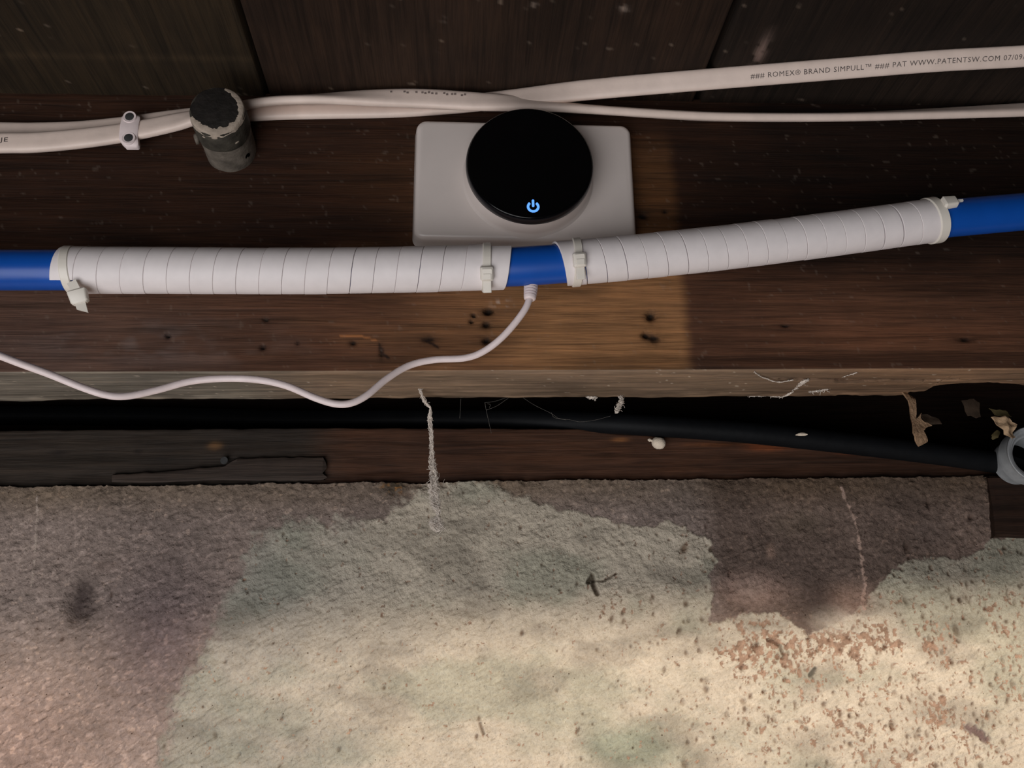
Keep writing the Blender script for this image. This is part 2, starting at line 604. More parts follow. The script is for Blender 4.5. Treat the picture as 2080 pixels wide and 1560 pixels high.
    stroke([(1708, 990), (1722, 1028), (1738, 1060), (1746, 1100), (1752, 1150), (1756, 1200), (1752, 1245)], 0.0012, dcol=lin(176, 150, 136), dh=.0004, jit=.0046)
    stroke([(1560, 1300), (1582, 1310), (1590, 1330)], .0018, mul=(.4, .35, .32), dh=-.001)
    stroke([(1968, 1480), (1990, 1490), (2000, 1500)], 0.0042, dcol=lin(110, 92, 88), dh=-.0016, jit=.003)
    stroke([(1645, 1372), (1655, 1358)], .002, mul=(.3, .3, .3), dh=-.001)
    stroke([(975, 1470), (982, 1490)], .0014, mul=(.4, .35, .32), dh=-.001)
    for cx, cy, sx, sy, c_, am in ((165, 1225, 30, 38, lin(52, 42, 42), .75), (172, 1195, 20, 18, lin(60, 50, 48), .5), (1690, 1258, 42, 24, lin(196, 184, 168), .75), (1665, 1225, 42, 42, lin(60, 50, 46), .6),
                                   (1640, 1190, 60, 60, lin(70, 58, 54), .3), (1530, 1195, 70, 34, lin(160, 134, 122), .8), (1730, 1215, 45, 34, lin(160, 132, 118), .45), (1620, 1060, 60, 30, lin(112, 98, 84), .5), (1890, 1080, 40, 26, lin(110, 96, 90), .45), (1565, 1120, 10, 16, lin(170, 140, 124), .5), (1640, 1060, 18, 10, lin(60, 50, 42), .5), (798, 986, 26, 18, lin(52, 44, 30), .8), (1525, 1195, 26, 24, lin(160, 140, 128), .4), (215, 1150, 25, 12, lin(80, 62, 54), .4)):
        px_, pz_ = ux(cx, cy)
        g = np.exp(-(((X - px_) / (sx * PX)) ** 2 + ((Z - pz_) / (sy * PX)) ** 2) ** 1.6)
        g = g * np.clip(.35 + 1.3 * fbm(X * 300, Z * 300, 3, 77), 0, 1) * am
        col = col * (1 - g[..., None]) + c_[None, None] * g[..., None]
        if cx == 165:
            height -= g * .004
    px_, pz_ = ux(800, 992)
    g = np.exp(-(((X - px_) / (24 * PX)) ** 2 + ((Z - pz_) / (10 * PX)) ** 2)) * sstep(.6, .68, fbm(X * 600, Z * 600, 2, 79))
    col = col * (1 - g[..., None]) + lin(150, 106, 62)[None, None] * g[..., None]
    # crumbly top edge
    edge = sstep(Z_WTOP - 0.007, Z_WTOP, Z)
    height = height - edge * (fbm(X * 260, Z * 260, 3, 81) * 0.0022 - 0.0008)
    Zt = Z + edge * ((fbm(X * 45, X * 0, 4, 83, .6) - .55) * 0.0030 + (vnoise(X * 600, Z * 0, 85) ** 3) * 0.0009)
    P = np.stack([X, WY - height, Zt], -1)
    last = P[:, -1:, :].copy()
    back = last.copy()
    back[:, :, 1] = 0.30
    P = np.concatenate([P, last + np.array([0, .012, .0004]), back], 1)
    col = np.concatenate([col, np.repeat(col[:, -1:] * .8, 2, 1)], 1)
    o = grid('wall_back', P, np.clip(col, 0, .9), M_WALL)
    o['kind'] = 'structure'
    return o


build_wall()

# ------------------------------------------------------------------ joist
Z_JB, Z_CEIL, JT = 0.1705, 0.3495, 0.051


def build_joist():
    xs = np.concatenate([np.linspace(-0.9, -0.36, 30)[:-1], np.arange(-0.36, 0.47, 0.0011), np.linspace(0.472, 1.0, 30)])
    nz, nb = 150, 50
    zf = np.linspace(Z_CEIL + 0.002, Z_JB + 0.0008, nz)
    X, Z = np.meshgrid(xs, zf, indexing='ij')
    ux = lambda x, y: (at(x, y, 0)[0], at(x, y, 0)[2])
    PX = 0.00029
    col = np.ones(X.shape + (3,)) * lin(93, 62, 45)
    grey = sstep(ux(700, 650)[0], ux(150, 650)[0], X) * sstep(.255, .19, Z) * (0.4 + .8 * fbm(X * 30, Z * 60, 4, 101))
    col = col * (1 - .35 * grey[..., None]) + lin(104, 92, 88) * (.35 * grey[..., None])
    wash = np.exp(-(((X - ux(330, 700)[0]) / (190 * PX)) ** 2 + ((Z - ux(330, 700)[1]) / (42 * PX)) ** 2)) * sstep(.42, .62, fbm(X * 45, Z * 80, 4, 103))
    col = col * (1 - .45 * wash[..., None]) + lin(122, 110, 106) * (.45 * wash[..., None])
    # more orange wood, fading out to the left; crisp right edge
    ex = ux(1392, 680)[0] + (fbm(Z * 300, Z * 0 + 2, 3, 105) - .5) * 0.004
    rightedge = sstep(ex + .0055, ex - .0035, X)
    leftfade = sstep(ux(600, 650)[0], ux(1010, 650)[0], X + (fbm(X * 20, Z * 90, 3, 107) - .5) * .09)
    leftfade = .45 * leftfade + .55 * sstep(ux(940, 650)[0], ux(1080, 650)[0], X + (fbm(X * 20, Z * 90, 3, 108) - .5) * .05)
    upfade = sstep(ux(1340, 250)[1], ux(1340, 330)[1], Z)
    orange_wood = rightedge * leftfade * upfade
    col = col * (1 - orange_wood[..., None]) + lin(158, 114, 76) * orange_wood[..., None]
    # darker wood right of it and towards the top
    dr = sstep(ux(1392, 400)[0], ux(1500, 400)[0], X)
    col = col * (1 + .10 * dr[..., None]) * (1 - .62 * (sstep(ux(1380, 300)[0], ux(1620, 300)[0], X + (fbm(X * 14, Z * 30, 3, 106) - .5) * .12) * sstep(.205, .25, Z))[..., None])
    strip = sstep(ux(1000, 716)[1], ux(1000, 728)[1], Z + (fbm(X * 25, Z * 0, 3, 109) - .5) * .004) * sstep(ux(1040, 730)[0], ux(1200, 730)[0], X)
    col = col * (1 - .42 * strip[..., None])
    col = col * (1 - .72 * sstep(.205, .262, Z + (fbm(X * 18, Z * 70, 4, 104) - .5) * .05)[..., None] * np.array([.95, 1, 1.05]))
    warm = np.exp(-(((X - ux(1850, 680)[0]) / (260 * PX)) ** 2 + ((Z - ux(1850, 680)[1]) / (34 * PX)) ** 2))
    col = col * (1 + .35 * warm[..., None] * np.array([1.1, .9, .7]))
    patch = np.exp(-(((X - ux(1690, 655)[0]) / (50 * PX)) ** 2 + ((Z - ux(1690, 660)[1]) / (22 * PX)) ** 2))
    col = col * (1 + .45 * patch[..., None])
    h = (fbm(X * 8, Z * 160, 4, 111) - .5) * 0.0011
    for cx, cy, r, ry, dep in ((992, 632, 10, 8, 4), (988, 659, 9, 7, 3), (988, 692, 9, 7, 3), (962, 641, 4, 4, 3), (957, 653, 4, 4, 3), (1322, 642, 10, 9, 4), (1312, 681, 8, 7, 3.5), (1328, 688, 12, 9, 1.6),
                               (341, 683, 5, 4, 3), (540, 650, 5, 4, 3), (533, 706, 6, 4, 3), (1305, 438, 11, 7, 2), (717, 697, 6, 5, 1.5), (1350, 430, 5, 4, 1), (1650, 522, 5, 4, 2), (1960, 690, 15, 4, 2),
                               (1595, 661, 8, 3, 2), (775, 715, 4, 12, 1), (870, 690, 12, 6, .8), (605, 697, 3, 3, 2)):
        hx, hz = ux(cx, cy)
        d2 = ((X - hx) / (r * PX)) ** 2 + ((Z - hz) / (ry * PX)) ** 2
        d2 = d2 * (.7 + 1.6 * fbm(X * 600, Z * 900, 3, 113))
        g = np.exp(-d2)
        h = h - g * dep * .001
        halo = np.exp(-d2 / 5.0)
        col = col * (1 - .92 * np.clip(g * 1.5, 0, 1)[..., None]) * (1 - .35 * halo[..., None])
    # dark smudge, long scar and flaked orange sliver
    for pts, wd, c_ in (([(690, 684), (730, 682), (765, 692)], .0008, lin(170, 112, 70)), ([(860, 690), (880, 700), (890, 706)], .0012, lin(50, 34, 26)), ([(770, 700), (776, 718), (790, 728)], .0012, lin(50, 34, 26))):
        d = line_dist(X, Z, [ux(*p) for p in pts])
        mk = sstep(wd, wd * .3, d)
        col = col * (1 - mk[..., None]) + c_ * mk[..., None]
    pl = np.exp(-(((X - ux(1020, 617)[0]) / (16 * PX)) ** 2 + ((Z - ux(1020, 617)[1]) / (8 * PX)) ** 2)) * sstep(.5, .6, fbm(X * 500, Z * 500, 2, 117))
    col = col * (1 - pl[..., None]) + lin(190, 170, 156) * pl[..., None]
    dust = sstep(.80, .86, fbm(X * 380, Z * 380, 2, 115)) * .5
    col = col * (1 - .35 * dust[..., None]) + lin(150, 135, 122) * .35 * dust[..., None]
    PF = np.stack([X, -h, Z], -1)
    # underside
    yb = np.linspace(0.0008, 1.0, nb)
    ytop = JT + (fbm(xs * 60, xs * 0, 4, 121) - .5) * .004
    ch = [(1700, 803), (1835, 803), (1842, 797), (1878, 795), (1884, 787), (1905, 783), (1960, 778), (2010, 777), (2080, 784), (2300, 800)]
    cxw = np.array([atz(*p, Z_JB)[0] for p in ch])
    cyw = np.array([atz(*p, Z_JB)[1] for p in ch])
    ytop = np.where(xs > cxw[0], np.minimum(ytop, np.interp(xs, cxw, cyw) + (fbm(xs * 160, xs * 0, 2, 123) - .5) * .003), ytop)
    XB = np.repeat(xs[:, None], nb, 1)
    YB = yb[None] * ytop[:, None]
    hb = (fbm(XB * 14, YB * 200, 4, 125) - .5) * 0.0016
    cb = np.ones(XB.shape + (3,)) * lin(140, 118, 98)
    gl = sstep(atz(700, 780, Z_JB)[0], atz(430, 780, Z_JB)[0], XB)
    cb = cb * (1 - gl[..., None]) + lin(132, 124, 112) * gl[..., None]
    rr = sstep(atz(1450, 780, Z_JB)[0], atz(1800, 780, Z_JB)[0], XB)
    cb = cb * (1 - rr[..., None] * np.array([.05, .16, .24]))
    # browner near edges, dark broken back edge, pale dusty front arris
    cb = cb * (1 - .4 * sstep(.55, .9, yb)[None, :, None] * sstep(.4, .65, fbm(XB * 40, YB * 160, 4, 127))[..., None])
    cb = cb * (1 + .35 * sstep(.75, 1, yb)[None, :, None] * sstep(.5, .7, fbm(XB * 60, YB * 100, 3, 129))[..., None])
    cb = cb * (1 + .30 * sstep(.12, 0, yb)[None, :, None])
    cb = cb * (0.60 + .45 * fbm(XB * 16, YB * 120, 4, 131))[..., None]
    qz = lambda pts: [tuple(atz(*p, Z_JB)[:2]) for p in pts]
    d = line_dist(XB, YB, qz([(1590, 770), (1640, 771), (1700, 773), (1720, 776), (1800, 772), (1880, 773), (1940, 770)])) + (fbm(XB * 200, YB * 200, 3, 133) - .5) * .003
    mk = sstep(.0026, .0008, d)
    hb = hb - mk * .004
    cb = cb * (1 - .8 * mk[..., None] * np.array([.8, .95, 1]))
    specks = sstep(.86, .90, fbm(XB * 330, YB * 330, 2, 135))
    cb = cb * (1 - .6 * specks[..., None]) + lin(205, 190, 172) * .6 * specks[..., None]
    PB = np.stack([XB, YB, Z_JB + 0.0 * YB - hb + .0006 * (fbm(XB * 90, YB * 90, 2, 137) - .5)], -1)
    PB[:, 0, 2] = Z_JB + .0003
    # back face
    PK = np.stack([np.stack([xs, ytop + .0004, np.full_like(xs, Z_JB + .0015)], -1),
                   np.stack([xs, np.full_like(xs, JT), np.full_like(xs, Z_JB + .028)], -1),
                   np.stack([xs, np.full_like(xs, JT), np.full_like(xs, Z_CEIL + .002)], -1)], 1)
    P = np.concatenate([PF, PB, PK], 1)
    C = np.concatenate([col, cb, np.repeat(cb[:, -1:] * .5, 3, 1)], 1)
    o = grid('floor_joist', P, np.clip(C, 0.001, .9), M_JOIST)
    tag(o, 'long dark brown timber joist with old nail holes, carrying the white box and both cables', 'beam')


build_joist()

# ------------------------------------------------------------------ ceiling boards
def build_ceiling():
    v, f = loft([[(x, y, z) for x, y in ((-.9, -1.3), (1, -1.3), (1, .32), (-.9, .32))] for z in (Z_CEIL + .022, Z_CEIL + .04)])
    ce = fixn(raw('ceiling', v, f, M_DARKWOOD, None, False))
    ce['kind'] = 'structure'
    sA = (atz(490, 0, Z_CEIL)[0] + atz(545, 225, Z_CEIL)[0]) / 2
    sB = (atz(1510, 0, Z_CEIL)[0] + atz(1400, 225, Z_CEIL)[0]) / 2
    tone = {0: lin(46, 36, 24), 1: lin(48, 34, 25), 2: lin(36, 27, 21)}
    for k, (x0, x1, dz) in enumerate(((-.9, sA - .0016, 0), (sA + .0016, sB - .0026, .0007), (sB + .0026, 1.0, .0002))):
        xs = np.unique(np.concatenate([[x0, x1], np.arange(max(x0, -.36), min(x1, .46), .002)]))
        xs = xs[(xs >= x0) & (xs <= x1)]
        ys = np.concatenate([np.linspace(-1.3, -.16, 12)[:-1], np.arange(-.16, .012, .002), np.linspace(.014, .32, 6)])
        X, Y = np.meshgrid(xs, ys, indexing='ij')
        c = np.ones(X.shape + (3,)) * tone[k] * (.55 + .85 * fbm(X * 22 + k * 7, Y * 12, 4, 141))[..., None]
        lit_band = np.exp(-((Y - (-.036)) / .003) ** 2) * (k == 0)  # band of light painted paler across the left board
        c = c * (1 + .5 * lit_band[..., None])
        sp = sstep(.85, .92, fbm(X * 240, Y * 240, 2, 143)) * .6
        c = c * (1 - sp[..., None]) + lin(128, 112, 98) * sp[..., None]
        if k == 2:
            p = atz(1545, 105, Z_CEIL)
            g = np.exp(-(((X - p[0]) / .003) ** 2 + ((Y - p[1]) / .013) ** 2)) * sstep(.38, .55, fbm(X * 240, Y * 160, 3, 145))
            c = c * (1 - .8 * g[..., None]) + lin(150, 126, 116) * .8 * g[..., None]
        if k == 1:
            for (a, b_), s_ in (((1268, 20), .0016), ((1085, 12), .001), ((900, 42), .001), ((893, 105), .0009)):
                p = atz(a, b_, Z_CEIL)
                g = np.exp(-(((X - p[0]) / s_ / 1.6) ** 2 + ((Y - p[1]) / s_ / 1.6) ** 2)) * sstep(.4, .6, fbm(X * 500, Y * 500, 2, 147))
                c = c * (1 - .8 * g[..., None]) + lin(160, 142, 130) * .8 * g[..., None]
        Z = Z_CEIL + dz + (fbm(X * 90, Y * 7, 3, 149) - .5) * .0011
        # edges turned up into the joint
        P = np.stack([X, Y, Z], -1)
        up0, up1 = P[:1].copy(), P[-1:].copy()
        up0[..., 2] += .022
        up1[..., 2] += .022
        P = np.concatenate([up0, P, up1], 0)
        c = np.concatenate([c[:1] * .6, c, c[-1:] * .6], 0)
        grid('plank', P, c, M_DECK, ce, flip=True)


build_ceiling()


def slab(name, lo, hi, mat, parent=None):
    v, f = loft([[(x, y, z) for x, y in ((lo[0], lo[1]), (hi[0], lo[1]), (hi[0], hi[1]), (lo[0], hi[1]))] for z in (lo[2], hi[2])])
    return fixn(raw(name, v, f, mat, parent, False))


# the neighbouring joist, behind the camera; unseen, lower edge sloped up right to tilt the bulb's shadow
v, f = loft([[(x, -.457, zb), (x, -.406, zb), (x, -.406, Z_CEIL), (x, -.457, Z_CEIL)] for x, zb in ((-.9, Z_JB - .0175), (1.0, Z_JB + .0145))])
fixn(raw('trim_1', v, f, M_DARKWOOD, None, False))['kind'] = 'structure'
slab('trim_2', (-.9, .235, Z_WTOP + .02), (1.0, .275, Z_CEIL), M_DARKWOOD)['kind'] = 'structure'  # rim board closing the bay behind the sill
slab('floor', (-2.5, -3.0, -1.75), (2.5, .3, -1.7), M_FLOOR)['kind'] = 'structure'

# ------------------------------------------------------------------ sill plate
SY = 0.1195


def build_sill():
    xs = np.concatenate([np.linspace(-.9, -.36, 20)[:-1], np.arange(-.36, .47, .0016), np.linspace(.472, 1.0, 20)])
    n = 34
    # top edge: broken down on the right where the black pipe crosses
    topx = [(-.9), at(640, 872, SY)[0], at(1180, 872, SY)[0], at(1260, 882, SY)[0], at(1400, 893, SY)[0], at(1480, 896, SY)[0], at(1560, 888, SY)[0], at(1720, 905, SY)[0], at(1900, 930, SY)[0], 1.0]
    topz = [.1705, at(640, 871, SY)[2], at(1180, 872, SY)[2], at(1260, 882, SY)[2], at(1400, 891, SY)[2], at(1480, 893, SY)[2], at(1560, 887, SY)[2], at(1720, 900, SY)[2], at(1900, 925, SY)[2], .15]
    zt = np.interp(xs, topx, topz) + (fbm(xs * 70, xs * 0, 3, 151) - .5) * .0012
    t = np.linspace(0, 1, n)
    X = np.repeat(xs[:, None], n, 1)
    Z = Z_WTOP - .003 + t[None] * (zt[:, None] - Z_WTOP + .003)
    Y = SY + (fbm(X * 20, Z * 220, 4, 153) - .5) * .0014
    c = np.ones(X.shape + (3,)) * lin(76, 50, 36)
    lf = sstep(at(720, 920, SY)[0], at(600, 920, SY)[0], X)
    c = c * (1 - lf[..., None]) + lin(50, 42, 36) * lf[..., None]
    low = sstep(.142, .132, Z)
    c = c * (1 - .15 * low[..., None])  # shade at the wall joint, painted into the sill colour
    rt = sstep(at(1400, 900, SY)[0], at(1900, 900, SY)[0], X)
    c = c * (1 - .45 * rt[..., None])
    for a, b_, sx, sy, cc, am in ((437, 905, .005, .003, lin(118, 86, 56), .7), (1560, 905, .016, .004, lin(150, 80, 44), .65), (1260, 893, .006, .0015, lin(160, 106, 64), .7), (1730, 915, .012, .003, lin(130, 66, 40), .6),
                                  (120, 920, .006, .002, lin(30, 24, 22), .6), (280, 918, .003, .002, lin(24, 18, 16), .8), (1450, 903, .02, .0015, lin(140, 84, 48), .5)):
        p = at(a, b_, SY)
        g = np.exp(-(((X - p[0]) / sx) ** 2 + ((Z - p[2]) / sy) ** 2) ** 1.5) * am * np.clip(.3 + 1.4 * fbm(X * 240, Z * 400, 3, 155), 0, 1)
        c = c * (1 - g[..., None]) + cc * g[..., None]
    P = np.stack([X, Y, Z], -1)
    top = P[:, -1:].copy() + np.array([0, .0012, .0008])
    bk = top.copy()
    bk[..., 1] = .235
    P = np.concatenate([P, top, bk], 1)
    c = np.concatenate([c, np.repeat(c[:, -1:] * .7, 2, 1)], 1)
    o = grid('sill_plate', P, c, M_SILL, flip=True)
    tag(o, 'reddish brown wooden sill plate lying along the top of the concrete wall', 'beam')
    # flat nail head
    p = at(455, 935, SY - .0042)
    fixn(raw('nail_head', *loft(lathe_y([(p[1] + .004, .0012), (p[1] + .0006, .0012), (p[1] + .0005, .0026), (p[1], .0024)], p[0], p[2], 20)), M_NAIL, o, True, 40))
    return o


build_sill()

# thin splintered strip of grey wood nailed in front of the sill
def build_shim():
    xs = np.linspace(at(225, 960, .113)[0], at(662, 950, .113)[0], 150)
    loops = []
    x_end = xs[-1]
    for i, x in enumerate(xs):
        zb = .1345 + .0006 * math.sin(x * 70)
        zt = np.interp(x, [xs[0], at(330, 940, .113)[0], at(455, 932, .113)[0], at(480, 924, .113)[0], x_end], [.1395, .1415, .1450, .1500, .1502]) + .0008 * (vnoise(np.array([x * 200.]), np.array([0.]), 5)[0] - .5)
        y0 = .1160 + .0006 * (vnoise(np.array([x * 60.]), np.array([3.]), 6)[0])
        ring = [(x, .1185, zb), (x, y0 + .0006, zb), (x, y0, zb + .0012)]
        for t in (.25, .5, .75):
            ring.append((x, y0 + .0005 * (vnoise(np.array([x * 40.]), np.array([t * 9.]), 8)[0] - .5), zb + (zt - zb) * t))
        ring += [(x, y0, zt - .0008), (x, y0 + .0008, zt), (x, .1185, zt)]
        loops.append(ring)
    # splintered right end
    for j in range(len(loops[-1])):
        e = .006 * (random.random() - .5)
        for b_ in range(3):
            x, y, z = loops[-1 - b_][j]
            loops[-1 - b_][j] = (x + e * (1 - b_ / 3.0), y, z)
    o = lofted('wood_strip', loops, M_GREYWOOD, sharp=50)
    tag(o, 'thin grey splintered strip of wood lying on the wall edge against the sill', 'wood scrap')


build_shim()

# dark timber end let into the wall on the right
pA, pB = at(2016, 1092, .110), at(2016, 965, .110)
loops = []
for x in np.linspace(pA[0], pA[0] + .16, 40):
    jz = .0006 * math.sin(x * 210) + .0015 * (x - pA[0]) / .1
    dx = .0012 * math.sin(x * 500)
    loops.append([(x + .0011 * k2 * (x < pA[0] + .004), y, z) for k2, (y, z) in enumerate(((.17, pA[2] + jz), (.1115, pA[2] + jz), (.1100 + dx * .3, pA[2] + jz + .0015), (.1098, pA[2] + .012), (.1104 + dx * .2, pA[2] + .024), (.1100, pB[2] - .002), (.112, pB[2]), (.17, pB[2])))])
tag(lofted('timber_block', loops, M_DARKWOOD, sharp=40), 'dark brown timber end set into the concrete wall below the grey conduit end', 'timber block')

# ------------------------------------------------------------------ black pipe behind the joist
pts = [at(x, y, Y) for x, y, Y in ((-500, 842, .20), (0, 844, .20), (300, 846, .19), (560, 853, .17), (800, 853, .150), (1000, 853, .138), (1150, 856, .126), (1300, 863, .113), (1500, 877, .1085), (1700, 898, .1075), (1900, 922, .107), (2060, 945, .112), (2250, 975, .13))]
o, _ = tube('black_pipe', pts, .0074, M_POLY, None, 220, 24)
tag(o, 'black plastic water pipe running through the dark gap above the sill', 'pipe')

# grey conduit end with a hollow mouth
c0 = at(2100, 924, .085)
prof = [(.0, .0186), (-.002, .0190), (-.0025, .0186), (-.0022, .0172), (-.0012, .0166), (-.001, .0156), (.0004, .0146), (.003, .0138), (.0032, .0126), (.018, .0120), (.024, .0120), (.024, .0150), (.012, .0155), (.010, .0186), (.0, .0186)]
lo = lathe_y([(c0[1] + y, r) for y, r in prof], c0[0], c0[2], 64)
v, f = loft(lo, False)
cd = fixn(raw('conduit_end', v, f, M_PVC, None, True, 40))
tag(cd, 'grey plastic conduit end with a dark hollow mouth, cut by the edge of the picture', 'pipe')
fixn(raw('conduit_bore', *loft(lathe_y([(c0[1] + .0205, .0119), (c0[1] + .0215, .0119)], c0[0], c0[2], 48)), M_HOLE, cd, True, 40))

# ------------------------------------------------------------------ flat cables
def superell(hw, ht, n=22):
    out = []
    for a in np.linspace(0, 2 * math.pi, n, endpoint=False):
        c, s = math.cos(a), math.sin(a)
        u = hw * abs(c) ** .75 * np.sign(c)
        vv = ht * abs(s) ** .62 * np.sign(s)
        vv *= 1 - .10 * math.exp(-(u / (hw * .35)) ** 2)
        out.append((u, vv))
    return out


CE = 'under the ceiling boards'


def flat_cable(name, rows, hw, ht, mat, n=560):
    lo_ = lambda x, y, Y, a: atz(x, y, Z_CEIL - .0045 - .0020 * abs(math.cos(math.radians(a))) * (Y != CE))
    P = []
    for x, y, Y, a in rows:
        p = lo_(x, y, Y, a)
        if Y != CE and at(x, y, Y)[2] < p[2]:
            p = at(x, y, Y)
        P.append(list(p) + [a])
    pa = Path(P, n)
    sec = superell(hw, ht)
    loops = []
    for i in range(n):
        a = math.radians(pa.p[i, 3])
        W = math.cos(a) * pa.U[i] + math.sin(a) * pa.N[i]
        Q = -math.sin(a) * pa.U[i] + math.cos(a) * pa.N[i]
        loops.append([pa.p[i, :3] + W * u + Q * v_ for u, v_ in sec])
    return lofted(name, loops, mat, None, sharp=60), pa


cabA, pathA = flat_cable('flat_cable', [(3000, 52, CE, 34), (2200, 103, CE, 34), (2080, 114, CE, 36), (1900, 124, CE, 36), (1700, 140, CE, 34), (1380, 166, CE, 30), (1200, 182, CE, 16), (1050, 199, -.0042, -6), (930, 212, -.0042, -8),
                                        (800, 221, -.0044, -10), (650, 224, -.0034, -12), (540, 227, -.0034, -12), (440, 233, -.0034, -6), (350, 243, -.0034, -4), (260, 256, -.0034, 0), (160, 266, -.0032, 0), (60, 269, -.0032, 0), (-60, 268, -.0032, 0), (-900, 262, -.0032, 0)], .0062, .0029, M_CABLE)
tag(cabA, 'flat cream electrical cable with black lettering, rising along the ceiling to the upper right corner', 'cable')
cabB, pathB = flat_cable('flat_cable', [(3000, 170, -.0080, -20), (2200, 218, -.0080, -24), (2080, 223, -.0080, -30), (1900, 231, -.0080, -44), (1700, 238, -.0085, -56), (1500, 238, -.0090, -58), (1380, 234, -.0095, -58), (1200, 222, -.0125, -52), (1080, 212, -.0130, -30),
                                        (960, 206, -.0128, -4), (850, 200, -.0125, 0), (740, 199, -.0130, -22), (640, 201, -.0135, -50), (540, 207, -.0125, -58), (445, 225, -.0112, -56), (395, 239, -.0108, -28), (350, 250, -.0102, -12), (262, 268, -.0097, -6), (160, 282, -.0097, 0), (60, 290, -.0097, 2), (-60, 292, -.0097, 2), (-900, 312, -.0097, 2)], .0062, .0029, M_CABLE)
tag(cabB, 'flat cream electrical cable twisting edge-on just above the white box and black disc', 'cable')


def text_on(cable, pa, body, x0, x1, height, lift, off=0.0, name='printed_lettering'):
    cu = bpy.data.curves.new('txt', 'FONT')
    cu.body = body
    cu.size = 1.0
    cu.resolution_u = 2
    cu.offset = 0.0
    cu.space_character = 1.12
    to = bpy.data.objects.new('txt', cu)
    COL.objects.link(to)
    dg = bpy.context.evaluated_depsgraph_get()
    me0 = to.evaluated_get(dg).to_mesh()
    vs = np.array([v_.co[:] for v_ in me0.vertices])
    fs = [tuple(p.vertices) for p in me0.polygons]
    to.evaluated_get(dg).to_mesh_clear()
    bpy.data.objects.remove(to)
    s0, s1 = pa.s_at_px(x0), pa.s_at_px(x1)
    w_ = vs[:, 0].max() - vs[:, 0].min()
    out = []
    for x, y, _ in vs:
        s = s0 + (s1 - s0) * (x - vs[:, 0].min()) / w_
        p, T, U, N = pa.frame(s)
        a = math.radians(p[3])
        W = math.cos(a) * U + math.sin(a) * N
        Q = -math.sin(a) * U + math.cos(a) * N
        out.append(p[:3] + W * ((y - .36) * height + off) + Q * lift)
    return raw(name, out, fs, M_PRINT, cable, False)


text_on(cabA, pathA, '### ROMEX\u00ae BRAND SIMPULL\u2122 ### PAT WWW.PATENTSW.COM 07/09/2', 1523, 2086, .0042, .00290, -.0002)
text_on(cabB, pathB, 'JE', 4, 20, .0040, .00292, .0006)
# worn, no longer legible dashes of print where the other cable shows its flat side
for k, x in enumerate((795, 822, 828, 846, 858, 864, 871, 878, 886, 902, 908, 918, 924, 938, 944)):
    s = pathB.s_at_px(x)
    vv = []
    for ds, du in ((-.0007, -.0006), (.0006, -.0007), (.0007, .0006), (-.0005, .0007)):
        p, T, U, N = pathB.frame(s + ds)
        a = math.radians(p[3])
        W = math.cos(a) * U + math.sin(a) * N
        Q = -math.sin(a) * U + math.cos(a) * N
        vv.append(p[:3] + W * (du + .0022 + .0004 * math.sin(k * 2.3)) + Q * .0030)
    raw('worn_print', vv, [(0, 1, 2, 3)], M_WORN, cabB, False)

# ------------------------------------------------------------------ cable clip with two nails
def build_clip():
    cx, cz = at(263, 264, -.012)[0], at(263, 264, -.012)[2]
    t = thing('cable_clip', 'white plastic cable clip nailed over the flat cable left of the capped stub', 'cable clip', (cx, 0, cz))
    sec = [(-.0112, -.0112), (-.0104, -.0122), (-.0085, -.0130), (-.0060, -.0128), (-.0030, -.0136), (.0030, -.0136), (.0062, -.0130), (.0084, -.0130), (.0100, -.0122), (.0106, -.0112)]
    w_ = .0053
    loops = []
    for k, (z, y) in enumerate(sec):
        ww = w_ * (.86 if k in (1, 8) else (.72 if k in (0, 9) else 1.0))
        sk = .0014 * max(0, min(1, (-.0070 - z) / .003))
        loops.append([(cx - ww + sk * 1.8, -.0085, cz + z), (cx - ww + sk * 1.8, y + .0006, cz + z), (cx - ww * .8 + sk * 1.8, y, cz + z), (cx + ww * .8 + sk, y, cz + z), (cx + ww + sk, y + .0006, cz + z), (cx + ww + sk, -.0085, cz + z)])
    lofted('clip_body', loops, M_CORD, t, sharp=50)
    for px, py in ((263, 237), (261, 280)):
        p = at(px, py, -.0136)
        fixn(raw('boss', *loft(lathe_y([(-.0100, .0042), (-.0132, .0041), (-.0138, .0037), (-.0136, .0028)], p[0], p[2], 28)), M_CORD, t, True, 40))
        fixn(raw('nail', *loft(lathe_y([(-.0040, .0010), (-.0130, .0010), (-.0133, .0026), (-.0139, .0025), (-.0141, .0018)], p[0], p[2], 24)), M_NAIL, t, True, 40))


build_clip()

